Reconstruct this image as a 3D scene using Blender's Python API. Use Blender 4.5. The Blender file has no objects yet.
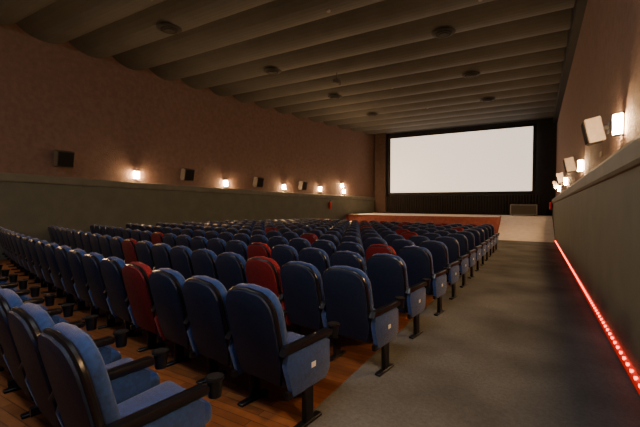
import bpy, bmesh, math, random
from mathutils import Matrix, Vector
random.seed(7)
H = 1.6
SL = 0.02
def fz(y): return -SL*y
def XR(y): return 0.80+0.0125*y
def XL(y):
    return -13.5 if y < 4 else -13.5+2.9*((y-4)/23.0)**2
YB, YF = -5.0, 27.0

# ---------------- materials ----------------
def mat(name, col, rough=0.8, var=0.0, scale=20, bump=0.0, bscale=60, spec=0.3, emit=None, es=0, metal=0, sheen=0):
    m = bpy.data.materials.new(name); m.use_nodes = True
    nt = m.node_tree; b = nt.nodes['Principled BSDF']
    b.inputs['Base Color'].default_value = (*col, 1)
    b.inputs['Roughness'].default_value = rough
    b.inputs['Specular IOR Level'].default_value = spec
    b.inputs['Metallic'].default_value = metal
    if sheen: b.inputs['Sheen Weight'].default_value = sheen
    tc = nt.nodes.new('ShaderNodeTexCoord')
    if var > 0:
        n = nt.nodes.new('ShaderNodeTexNoise'); n.inputs['Scale'].default_value = scale
        n.inputs['Detail'].default_value = 5
        r = nt.nodes.new('ShaderNodeValToRGB')
        r.color_ramp.elements[0].position = 0.3; r.color_ramp.elements[1].position = 0.7
        r.color_ramp.elements[0].color = (*[c*(1-var) for c in col], 1)
        r.color_ramp.elements[1].color = (*[min(1, c*(1+var)) for c in col], 1)
        nt.links.new(tc.outputs['Object'], n.inputs['Vector'])
        nt.links.new(n.outputs['Fac'], r.inputs['Fac'])
        nt.links.new(r.outputs['Color'], b.inputs['Base Color'])
    if bump > 0:
        n2 = nt.nodes.new('ShaderNodeTexNoise'); n2.inputs['Scale'].default_value = bscale
        n2.inputs['Detail'].default_value = 4
        bp = nt.nodes.new('ShaderNodeBump'); bp.inputs['Strength'].default_value = bump
        bp.inputs['Distance'].default_value = 0.02
        nt.links.new(tc.outputs['Object'], n2.inputs['Vector'])
        nt.links.new(n2.outputs['Fac'], bp.inputs['Height'])
        nt.links.new(bp.outputs['Normal'], b.inputs['Normal'])
    if emit:
        b.inputs['Emission Color'].default_value = (*emit, 1)
        b.inputs['Emission Strength'].default_value = es
    return m

M_plaster = mat('plaster_mauve', (0.165, 0.104, 0.086), 0.9, 0.12, 6, 0.8, 25)
M_wains = mat('wainscot_greygreen', (0.125, 0.128, 0.10), 0.7, 0.10, 2, 0.2, 30)
M_ledge = mat('ledge_greygreen', (0.15, 0.148, 0.118), 0.6, 0.1, 3)
M_ceil = mat('ceiling_taupe', (0.060, 0.058, 0.056), 0.7, 0.1, 1.5)
M_black = mat('black_paint', (0.008, 0.007, 0.007), 0.7)
M_plastic = mat('black_plastic', (0.006, 0.006, 0.008), 0.3, spec=0.5)
M_front = mat('front_masking', (0.016, 0.013, 0.013), 0.9, 0.2, 4)
M_screen = mat('projection_screen', (0.8, 0.8, 0.78), 0.9, emit=(1.0, 0.83, 0.67), es=1.3)
M_blue = mat('navy_fabric', (0.010, 0.040, 0.165), 0.8, 0.3, 40, 0.25, 400, sheen=0.2)
M_blueback_shaded = mat('navy_fabric_back_shaded', (0.006, 0.012, 0.038), 0.6, 0.25, 40, 0.15, 400, spec=0.35)  # dark navy, darkened further: shade on the backs put into the colour
M_red = mat('red_fabric', (0.20, 0.009, 0.013), 0.85, 0.25, 40, 0.25, 400, sheen=0.05)
M_redback_shaded = mat('red_fabric_back_shaded', (0.12, 0.006, 0.009), 0.7, 0.25, 40, 0.15, 400)  # seat red darkened, the backs carry their shade in the colour
M_metal = mat('dark_metal', (0.02, 0.02, 0.022), 0.4, metal=0.6)
M_white = mat('label_white', (0.7, 0.7, 0.68), 0.5)
M_stage = mat('stage_top', (0.72, 0.60, 0.50), 0.6, 0.08, 4)
M_stagef = mat('stage_front', (0.26, 0.075, 0.06), 0.8, 0.2, 6)
M_spk = mat('speaker_grey', (0.06, 0.052, 0.047), 0.8, 0.1, 50)
M_grill = mat('speaker_grill', (0.015, 0.013, 0.012), 0.9, 0.3, 300)
M_beige = mat('speaker_beige', (0.22, 0.185, 0.16), 0.7, 0.1, 20)
M_bulb = mat('lamp_glow', (1, 0.8, 0.6), 0.5, emit=(1.0, 0.61, 0.29), es=620)
M_led = mat('led_red', (1, 0.05, 0.02), 0.5, emit=(1.0, 0.03, 0.008), es=14)
M_grey = mat('grey_box', (0.16, 0.16, 0.16), 0.7, 0.1, 20)
M_redp = mat('extinguisher_red', (0.5, 0.02, 0.015), 0.35)

def carpet():
    m = mat('aisle_carpet', (0.088, 0.078, 0.066), 0.97, spec=0.05)
    nt = m.node_tree; b = nt.nodes['Principled BSDF']
    tc = nt.nodes.new('ShaderNodeTexCoord')
    n = nt.nodes.new('ShaderNodeTexNoise'); n.inputs['Scale'].default_value = 32; n.inputs['Detail'].default_value = 8; n.inputs['Roughness'].default_value = 0.85
    n3 = nt.nodes.new('ShaderNodeTexNoise'); n3.inputs['Scale'].default_value = 1.0; n3.inputs['Detail'].default_value = 2
    ad = nt.nodes.new('ShaderNodeMath'); ad.operation = 'MULTIPLY'
    r = nt.nodes.new('ShaderNodeValToRGB')
    r.color_ramp.elements[0].position = 0.12; r.color_ramp.elements[1].position = 0.40
    r.color_ramp.elements[0].color = (0.072, 0.069, 0.063, 1)
    r.color_ramp.elements[1].color = (0.175, 0.168, 0.155, 1)
    nt.links.new(tc.outputs['Object'], n.inputs['Vector']); nt.links.new(tc.outputs['Object'], n3.inputs['Vector'])
    nt.links.new(n.outputs['Fac'], ad.inputs[0]); nt.links.new(n3.outputs['Fac'], ad.inputs[1])
    nt.links.new(ad.outputs[0], r.inputs['Fac']); nt.links.new(r.outputs['Color'], b.inputs['Base Color'])
    bp = nt.nodes.new('ShaderNodeBump'); bp.inputs['Strength'].default_value = 0.7; bp.inputs['Distance'].default_value = 0.01
    nt.links.new(n.outputs['Fac'], bp.inputs['Height']); nt.links.new(bp.outputs['Normal'], b.inputs['Normal'])
    return m
M_carpet = carpet()

def parquet():
    m = mat('parquet', (0.2, 0.08, 0.03), 0.4, spec=0.5)
    nt = m.node_tree; b = nt.nodes['Principled BSDF']
    tc = nt.nodes.new('ShaderNodeTexCoord')
    br = nt.nodes.new('ShaderNodeTexBrick'); br.inputs['Scale'].default_value = 1.0
    br.inputs['Brick Width'].default_value = 0.9; br.inputs['Row Height'].default_value = 0.08
    br.inputs['Mortar Size'].default_value = 0.003
    br.inputs['Color1'].default_value = (0.32, 0.11, 0.034, 1); br.inputs['Color2'].default_value = (0.19, 0.065, 0.022, 1)
    br.inputs['Mortar'].default_value = (0.03, 0.012, 0.006, 1)
    n = nt.nodes.new('ShaderNodeTexNoise'); n.inputs['Scale'].default_value = 12
    mx = nt.nodes.new('ShaderNodeMixRGB'); mx.blend_type = 'MULTIPLY'; mx.inputs['Fac'].default_value = 0.5
    nt.links.new(tc.outputs['Object'], br.inputs['Vector']); nt.links.new(tc.outputs['Object'], n.inputs['Vector'])
    nt.links.new(br.outputs['Color'], mx.inputs['Color1']); nt.links.new(n.outputs['Fac'], mx.inputs['Color2'])
    nt.links.new(mx.outputs['Color'], b.inputs['Base Color'])
    return m
M_wood = parquet()

# ---------------- mesh helpers ----------------
class MB:
    def __init__(s): s.bm = bmesh.new(); s.mats = []
    def mi(s, m):
        if m not in s.mats: s.mats.append(m)
        return s.mats.index(m)
    def _merge(s, b2, m, mtx=None, smooth=False):
        if mtx is not None: bmesh.ops.transform(b2, matrix=mtx, verts=b2.verts)
        bmesh.ops.recalc_face_normals(b2, faces=b2.faces)
        i = s.mi(m); mp = {}
        for v in b2.verts: mp[v] = s.bm.verts.new(v.co)
        for f in b2.faces:
            try:
                nf = s.bm.faces.new([mp[v] for v in f.verts]); nf.material_index = i; nf.smooth = smooth
            except ValueError: pass
        b2.free()
    def box(s, c, d, m, bev=0, seg=2, mtx=None, smooth=False):
        b = bmesh.new(); bmesh.ops.create_cube(b, size=1)
        bmesh.ops.scale(b, vec=d, verts=b.verts)
        if bev: bmesh.ops.bevel(b, geom=b.edges[:], offset=bev, segments=seg, profile=0.5, affect='EDGES')
        T = Matrix.Translation(c)
        if mtx is not None: T = T @ mtx
        s._merge(b, m, T, smooth or bev > 0)
    def cyl(s, c, r, h, m, seg=16, r2=None, mtx=None, smooth=True):
        b = bmesh.new(); bmesh.ops.create_cone(b, cap_ends=True, segments=seg, radius1=r, radius2=r if r2 is None else r2, depth=h)
        T = Matrix.Translation(c)
        if mtx is not None: T = T @ mtx
        s._merge(b, m, T, smooth)
    def sph(s, c, r, m, sub=2, sc=(1, 1, 1)):
        b = bmesh.new(); bmesh.ops.create_icosphere(b, subdivisions=sub, radius=r)
        bmesh.ops.scale(b, vec=sc, verts=b.verts)
        s._merge(b, m, Matrix.Translation(c), True)
    def prism(s, pts, d, m, bev=0, seg=2, mtx=None, smooth=True):
        """pts in local XZ, extruded +Y by d"""
        b = bmesh.new()
        v = [b.verts.new((p[0], 0, p[1])) for p in pts]
        f = b.faces.new(v)
        r = bmesh.ops.extrude_face_region(b, geom=[f])
        nv = [e for e in r['geom'] if isinstance(e, bmesh.types.BMVert)]
        bmesh.ops.translate(b, vec=(0, d, 0), verts=nv)
        bmesh.ops.recalc_face_normals(b, faces=b.faces)
        if bev:
            es = [e for e in b.edges if len(e.link_faces) == 2 and abs(e.verts[0].co.y-e.verts[1].co.y) < 1e-6]
            bmesh.ops.bevel(b, geom=es, offset=bev, segments=seg, profile=0.5, affect='EDGES')
        s._merge(b, m, mtx, smooth)
    def mesh(s, name):
        me = bpy.data.meshes.new(name); s.bm.to_mesh(me); s.bm.free()
        for m in s.mats: me.materials.append(m)
        try: me.set_sharp_from_angle(angle=math.radians(40))
        except Exception: pass
        return me
    def obj(s, name, loc=(0, 0, 0), rz=0):
        me = s.mesh(name); return add(name, me, loc, rz)
def add(name, me, loc=(0, 0, 0), rz=0):
    o = bpy.data.objects.new(name, me); o.location = loc; o.rotation_euler = (0, 0, rz)
    bpy.context.scene.collection.objects.link(o); return o

# ---------------- shell ----------------
def sweep(name, loops, mats_, faces_m, caps=True, smooth=False):
    bm = bmesh.new(); rings = [[bm.verts.new(p) for p in L] for L in loops]
    n = len(loops[0])
    for a, b in zip(rings[:-1], rings[1:]):
        for i in range(n):
            f = bm.faces.new((a[i], a[(i+1) % n], b[(i+1) % n], b[i])); f.material_index = faces_m[i]; f.smooth = smooth
    if caps:
        bm.faces.new(rings[0]); bm.faces.new(rings[-1])
    bmesh.ops.recalc_face_normals(bm, faces=bm.faces)
    me = bpy.data.meshes.new(name); bm.to_mesh(me); bm.free()
    for m in mats_: me.materials.append(m)
    return add(name, me)

def lzL(y): return 2.57-0.022*y
def lzR(y): return 2.29-0.02*y
TOP = 7.2
def wall(name, X, sgn, lz):
    loops = []
    N = 64
    for i in range(N+1):
        y = YB+(YF+0.3-YB)*i/N
        x = X(y); z = lz(y)
        P = [(0, -1.2), (0, z-0.27), (-.03, z-.26), (-.05, z-.22), (-.055, z-.05), (-.04, z-.01), (-.02, z), (.16, z), (.16, TOP), (.5, TOP), (.5, -1.2)]
        loops.append([(x+sgn*o, y, zz) for o, zz in P])
    return sweep(name, loops, [M_wains, M_ledge, M_plaster], [0, 1, 1, 1, 1, 1, 1, 2, 2, 2, 0])
wall('wall_left', XL, -1, lzL)
wall('wall_right', XR, 1, lzR)

mb = MB(); mb.box((-6, YB-0.15, 3), (17, 0.3, 8.4), M_plaster); mb.obj('wall_back')
mb = MB(); mb.box((-5, YF+0.45, 3), (17, 0.3, 8.4), M_front); mb.obj('wall_front')

# floor (sloping slab)
def slab(name, x0, x1, y0, y1, dz, th, m):
    mb = MB(); b = bmesh.new()
    vs = []
    for y in (y0, y1):
        for x in (x0, x1 if x1 != 'wall' else XR(y)-.002):
            for z in (fz(y)+dz-th, fz(y)+dz): vs.append(b.verts.new((x, y, z)))
    for q in ((0, 1, 3, 2), (4, 6, 7, 5), (0, 4, 5, 1), (2, 3, 7, 6), (1, 5, 7, 3), (0, 2, 6, 4)): b.faces.new([vs[i] for i in q])
    mb._merge(b, m); return mb.obj(name)
slab('floor', -14, 1.5, YB, YF+0.3, 0, 0.3, M_wood)
slab('aisle_carpet', -1.46, 'wall', YB+.02, 21.6, 0.012, 0.012, M_carpet)
slab('front_carpet', -11.2, -1.46, 18.3, 21.6, 0.012, 0.012, M_carpet)

# ceiling with transverse scalloped vaults
P = 1.45; loops = []
ns = 10
y = YB; ys = []
k = 0
while True:
    y = YB+k*P/ns
    if y > YF+0.3: break
    ph = (k % ns)/ns
    z = 7.02-0.27*math.sin(math.pi*ph)**0.8 if 0 < ph < 1 else 7.02
    ys.append((y, z)); k += 1
loops = [[(-14.2, y, z), (1.7, y, z), (1.7, y, 7.35), (-14.2, y, 7.35)] for y, z in ys]
c = sweep('ceiling', loops, [M_ceil], [0, 0, 0, 0])
loops = []
for i in range(2):
    y = [YB, YF+.2][i]; x = XR(y)+.17
    loops.append([(x, y, 6.45), (x-.22, y, 6.45), (x-.22, y, 7.1), (x, y, 7.1)])
sweep('trim_ceiling_right', loops, [M_black], [0]*4)

# stage + ramp
SZ = 0.75
mb = MB()
pts = [(XL(26.9)+.03, 26.9), (XL(22.5)+.6, 22.6)]
for i in range(9):
    t = i/8; x = -11+t*9.4
    pts.append((x, 22.9-0.5*math.sin(math.pi*t)))
pts += [(-1.6, 25.2), (1.09, 25.2), (1.11, 26.9)]
b = bmesh.new(); bot = [b.verts.new((x, y, -0.52)) for x, y in pts]; top = [b.verts.new((x, y, SZ)) for x, y in pts]
b.faces.new(bot); b.faces.new(top)
n = len(pts)
for i in range(n): b.faces.new((bot[i], bot[(i+1) % n], top[(i+1) % n], top[i]))
bmesh.ops.recalc_face_normals(b, faces=b.faces)
mb.mi(M_stage); mb.mi(M_stagef)
mp = {v: mb.bm.verts.new(v.co) for v in b.verts}
for f in b.faces:
    nf = mb.bm.faces.new([mp[v] for v in f.verts]); nf.material_index = 0 if abs(f.normal.z) > .5 else 1
b.free()
mb.obj('stage')
mb = MB(); b = bmesh.new()
y0, y1 = 21.6, 25.19
xa, xb = -1.59, 1.06
v = [b.verts.new(p) for p in [(xa, y0, fz(y0)+.015), (xb, y0, fz(y0)+.015), (xb, y1, SZ+.0), (xa, y1, SZ+.0), (xa, y1, fz(y1)), (xb, y1, fz(y1))]]
for q in ((0, 1, 2, 3), (0, 3, 4), (1, 5, 2), (3, 2, 5, 4), (0, 4, 5, 1)): b.faces.new([v[i] for i in q])
mb._merge(b, M_stage); mb.obj('stage_ramp')

# screen with masking frame
sx0, sx1, sz0, sz1 = -9.27, 0.02, 2.30, 6.36
mb = MB()
mb.box(((sx0+sx1)/2, 26.75, (sz0+sz1)/2), (sx1-sx0, .04, sz1-sz0), M_screen)
for (cx, cz, w, h) in [((sx0+sx1)/2, sz1+.09, sx1-sx0+.36, .18), ((sx0+sx1)/2, sz0-.09, sx1-sx0+.36, .18), (sx0-.09, (sz0+sz1)/2, .18, sz1-sz0), (sx1+.09, (sz0+sz1)/2, .18, sz1-sz0)]:
    mb.box((cx, 26.72, cz), (w, .14, h), M_black, .02)
for x in (-8, -4.6, -1.2):
    mb.box((x, 26.80, 4.6), (.12, .06, 4.2), M_black)
mb.obj('projection_screen')
mb = MB()
mb.box((-10.15, 26.92, 3.9), (.9, .1, 6.2), mat('drape_brown', (.05, .03, .025), .9, .2, 5))
for i in range(60):
    x = -9.6+i*0.17
    mb.cyl((x, 26.95, 1.4), .07, 1.3, M_front, 8)
mb.obj('masking_drape')

# ---------------- seats ----------------
def seat_mesh(name, fab, back, left_arm=False):
    mb = MB()
    W = 0.262; zt = 0.73; z0 = 0.0
    pts = [(-W*.82, z0), (W*.82, z0), (W, .16), (W, zt-.17)]
    for i in range(1, 9):
        a = i/9*math.pi/2
        pts.append((W-.155*(1-math.cos(a)), zt-.17+.17*math.sin(a)))
    pts.append((W-.17, zt)); pts.append((0, zt+.012)); pts.append((-W+.17, zt))
    for i in range(8, 0, -1):
        a = i/9*math.pi/2
        pts.append((-W+.155*(1-math.cos(a)), zt-.17+.17*math.sin(a)))
    pts += [(-W, zt-.17), (-W, .16)]
    tilt = Matrix.Rotation(math.radians(13), 4, 'X')
    T = Matrix.Translation((0, 0.0, .30)) @ tilt
    mb.prism(pts, .035, M_plastic, .01, 1, T @ Matrix.Translation((0, 0.0, 0)))
    ptb = [(x*.94, .02+(z-.0)*.955) for x, z in pts]
    mb.prism(ptb, .03, back, .012, 2, T @ Matrix.Translation((0, -.018, .0)))
    ptc = [(x*.985, .01+z*.985) for x, z in pts]
    mb.prism(ptc, .075, fab, .03, 3, T @ Matrix.Translation((0, .03, 0)))
    mb.box((0, .31, .405), (.47, .47, .13), fab, .045, 3, Matrix.Rotation(math.radians(4), 4, 'X'))
    mb.box((0, .30, .34), (.42, .40, .05), M_plastic, .015, 1)
    sides = [.2885] + ([-.2885] if left_arm else [])
    for x in sides:
        outl = [(.00, .27), (.38, .27), (.43, .34), (.43, .55), (.38, .585), (-.05, .585), (-.07, .5)]
        mtx = Matrix.Translation((x+.024, 0, 0)) @ Matrix.Rotation(math.radians(90), 4, 'Z')
        mb.prism(outl, .048, fab, .01, 2, mtx)
        b_pts = [(-.10, .585), (.44, .585), (.455, .60), (.455, .625), (.43, .64), (-.07, .64)]
        mtx = Matrix.Translation((x+.034, 0, 0)) @ Matrix.Rotation(math.radians(90), 4, 'Z')
        mb.prism(b_pts, .068, M_plastic, .014, 2, mtx)
        mb.cyl((x, .505, .595), .036, .10, M_plastic, 16, .047)
        mb.cyl((x, .505, .648), .054, .014, M_plastic, 16)
        mb.cyl((x, .505, .6555), .042, .003, M_black, 16)
        mb.box((x, .18, .15), (.045, .10, .28), M_metal, .01, 1)
        mb.box((x, .17, .012), (.06, .30, .024), M_metal, .006, 1)
        mb.box((x, .12, .29), (.036, .34, .05), M_metal)
    mb.box((0, .12, .31), (.55, .04, .04), M_metal)
    return mb.mesh(name)
me_blue = seat_mesh('cinema_seat_blue', M_blue, M_blueback_shaded)
me_red = seat_mesh('cinema_seat_red', M_red, M_redback_shaded)
me_blueL = seat_mesh('cinema_seat_blue_left', M_blue, M_blueback_shaded, True)
SP = 0.58
X0 = [-1.86, -1.72, -1.53, -1.54, -1.50]
REDS = {(1, 3), (2, 2), (2, 8), (4, 1), (5, 5), (3, 10), (8, 3), (6, 9), (3, 4), (9, 6), (7, 2), (10, 1), (11, 5), (12, 3), (12, 9)}
for r in range(14):
    Y0 = 0.97+1.16*r
    x = X0[r] if r < 5 else -1.50; j = 0
    xend = XL(Y0+2)+1.2
    while x > xend:
        s = -1.8-x
        yy = Y0+.14*s+.006*s*s
        dy = .14+.012*s
        ang = -math.atan(dy)
        last = (x-SP*math.cos(ang) <= xend)
        red = (r, j) in REDS
        if r == 13: red = random.random() < .3
        me = me_blueL if last else (me_red if red else me_blue)
        o = add('cinema_seat', me, (x, yy, fz(yy)+(.012 if x > -1.75 else 0)), ang)
        if j == 0:
            mp_ = MB(); mp_.box((.3145, .22, .43), (.004, .05, .04), M_white, .001, 1)
            p = mp_.obj('row_plate'); p.parent = o
        x -= SP*math.cos(ang); j += 1

# ---------------- speakers ----------------
def speaker(loc, rz, body, w=.42, h=.42, d=.28):
    mb = MB()
    o = [(-w/2, -h/2), (w/2, -h/2), (w/2, h/2), (-w/2, h/2)]
    mb.prism(o, d, body, .012, 1, Matrix.Rotation(math.radians(-12), 4, 'X') @ Matrix.Translation((0, .10, 0)))
    mb.prism([(x*.9, z*.9) for x, z in o], .012, M_grill, .003, 1, Matrix.Rotation(math.radians(-12), 4, 'X') @ Matrix.Translation((0, .10+d, 0)))
    mb.box((0, .06, 0), (.06, .13, .06), M_metal)
    mb.box((0, .006, 0), (.18, .012, .18), M_metal, .003, 1)
    return mb.obj('wall_speaker', loc, rz)
for y, z in ((6.3, 3.08), (11.1, 2.86), (15.4, 2.72), (19.0, 2.66)):
    speaker((XL(y)-.16, y, z), math.radians(-90-4), M_spk, .5, .5, .3)
for y, z in ((7.35, 2.78), (12.4, 2.68), (17.4, 2.6), (21.8, 2.5)):
    speaker((XR(y)+.16, y, z), math.radians(90), M_beige, .38, .38, .22)

# ---------------- sconces: half-round frosted diffuser with end caps ----------------
def sconce(loc, rz):
    mb = MB()
    mb.box((0, .012, 0), (.16, .024, .30), M_metal, .004, 1)
    half = [(-.105, .03)]+[(.105*math.cos(math.pi-a*math.pi/12), .03+.085*math.sin(a*math.pi/12)) for a in range(0, 13)]+[(.105, .03)]
    half = half[1:-1]
    R = Matrix.Rotation(math.radians(90), 4, 'X')   # XZ profile -> XY, extruded along z
    mb.prism(half, .26, M_bulb, 0, 1, Matrix(((1, 0, 0, 0), (0, 0, 1, 0), (0, 1, 0, -.13), (0, 0, 0, 1))))
    rim = [(x*1.05, z*1.0 if z < .031 else .03+(z-.03)*1.06) for x, z in half]
    for z in (-.140, .130):
        mb.prism(rim, .010, M_metal, 0, 1, Matrix(((1, 0, 0, 0), (0, 0, 1, 0), (0, 1, 0, z), (0, 0, 0, 1))))
    return mb.obj('wall_sconce', loc, rz)
for y, z in ((8.9, 2.66), (13.4, 2.52), (17.6, 2.47), (20.9, 2.45), (23.2, 2.75), (23.4, 2.35), (2.5, 2.8)):
    sconce((XL(y)-.16, y, z), math.radians(-90))
for y, z in ((1.2, 2.6), (6.2, 2.62), (11.1, 2.49), (16.5, 2.37), (21.5, 2.27)):
    sconce((XR(y)+.16, y, z), math.radians(90))
mb = MB()
for y, z in ((8.2, 2.45), (3.0, 2.7)):
    mb.box((XR(y)+.15, y, z), (.02, .14, .09), M_beige, .005, 1)
mb.obj('wall_switch_plate')

# ---------------- red LED strip ----------------
mb = MB()
loops = []
for y in (0.5, 21.5):
    x = XR(y)
    loops.append([(x, y, fz(y)+.05), (x-.035, y, fz(y)+.05), (x-.035, y, fz(y)+.10), (x, y, fz(y)+.14)])
b = bmesh.new(); R = [[b.verts.new(p) for p in L] for L in loops]
for i in range(4): b.faces.new((R[0][i], R[0][(i+1) % 4], R[1][(i+1) % 4], R[1][i]))
b.faces.new(R[0]); b.faces.new(R[1]); mb._merge(b, mat('strip_housing_glow', (.25, .02, .015), .5, emit=(1, .015, .005), es=.4))  # housing emits faintly, the red glow around the LEDs built into it
y = 0.6
while y < 21.4:
    mb.box((XR(y)-.026, y, fz(y)+.122), (.022, .030, .022), M_led)
    y += .17
mb.obj('led_strip_light')
loops = []
for y in (YB, 24): 
    x = XR(y); loops.append([(x+.01, y, fz(y)), (x-.015, y, fz(y)), (x-.015, y, fz(y)+.045), (x+.01, y, fz(y)+.045)])
sweep('baseboard_right', loops, [M_black], [0]*4)

# ---------------- ceiling fittings ----------------
def ceil_z(y):
    ph = ((y-YB)/P) % 1.0
    return 7.02-.27*math.sin(math.pi*ph)**.8
def snap(y):
    k = round((y-YB)/P-.5); return YB+(k+.5)*P
for x, y in ((-9.4, 7.2), (-2.4, 11.0), (-8.9, 12.2), (-2.2, 15.8), (-8.4, 16.6), (-2.0, 20.0), (-8.2, 20.8), (-9.6, 1), (-2.6, 5)):
    y = snap(y); z = ceil_z(y)
    mb = MB()
    for r_, zz in ((.36, -.015), (.26, -.04), (.16, -.06)):
        mb.cyl((0, 0, zz), r_*.86, .035, M_black if r_ != .26 else M_grill, 28, r_)
    mb.obj('ceiling_air_diffuser', (x, y, z))
y = snap(12.9); mb = MB()
mb.cyl((0, 0, -.15), .015, .3, M_metal, 8); mb.box((0, 0, -.34), (.22, .32, .16), M_spk, .02); mb.cyl((0, .2, -.36), .06, .12, M_black, 14, mtx=Matrix.Rotation(math.radians(90), 4, 'X'))
mb.obj('ceiling_spotlight', (-6.8, y, ceil_z(y)))
for x, y in ((-5.5, 16), (-4.8, 9), (-1.2, 9.5), (-5, 20)):
    y = snap(y); mb = MB(); mb.cyl((0, 0, -.02), .05, .04, M_beige, 14); mb.obj('smoke_detector', (x, y, ceil_z(y)))

# ---------------- stage things ----------------
mb = MB(); mb.box((0, 0, .37), (1.5, .5, .66), M_grey, .03); mb.box((0, -.255, .37), (1.36, .02, .54), M_spk, .01, 1)
for x in (-.6, .6): mb.cyl((x, 0, .025), .05, .05, M_black, 12)
mb.obj('stage_monitor_speaker', (-.42, 26.3, SZ))
def extinguisher(loc, rz):
    mb = MB()
    mb.cyl((0, .1, 0), .08, .42, M_redp, 18); mb.sph((0, .1, .21), .08, M_redp, 2, (1, 1, .7))
    mb.cyl((0, .1, .29), .02, .08, M_black, 10); mb.box((0, .14, .33), (.03, .14, .02), M_black)
    mb.box((0, .015, .05), (.05, .03, .3), M_metal); mb.cyl((.09, .12, .1), .012, .34, M_black, 8)
    mb.obj('fire_extinguisher', loc, rz)
extinguisher((XL(21.6)+.01, 21.6, 1.35), math.radians(-90))
extinguisher((XR(25.9)-.01, 25.9, 1.35), math.radians(90))

# ---------------- fill lights added behind the camera, no real fixtures ----------------
def area(name, loc, rot, size, sy, e, col):
    l = bpy.data.lights.new(name, 'AREA'); l.shape = 'RECTANGLE'; l.size = size; l.size_y = sy; l.energy = e; l.color = col
    o = bpy.data.objects.new(name, l); o.location = loc; o.rotation_euler = rot; bpy.context.scene.collection.objects.link(o)
area('rear_fill_light', (-2, -1.0, 6.5), (math.radians(32), 0, math.radians(5)), 3.5, .5, 190, (.95, .97, 1))
area('rear_fill_light', (-9, -1.5, 6.5), (math.radians(35), 0, math.radians(-5)), 4, .5, 70, (.95, .97, 1))

w = bpy.data.worlds.new('World'); bpy.context.scene.world = w; w.use_nodes = True
w.node_tree.nodes['Background'].inputs[0].default_value = (.01, .01, .012, 1)

cam = bpy.data.cameras.new('camera'); cam.lens = 366/640*36; cam.sensor_width = 36; cam.clip_start = .05
co = bpy.data.objects.new('camera', cam); co.location = (0, 0, H)
co.rotation_euler = (math.radians(90-1.8), 0, math.radians(30))
bpy.context.scene.collection.objects.link(co); bpy.context.scene.camera = co
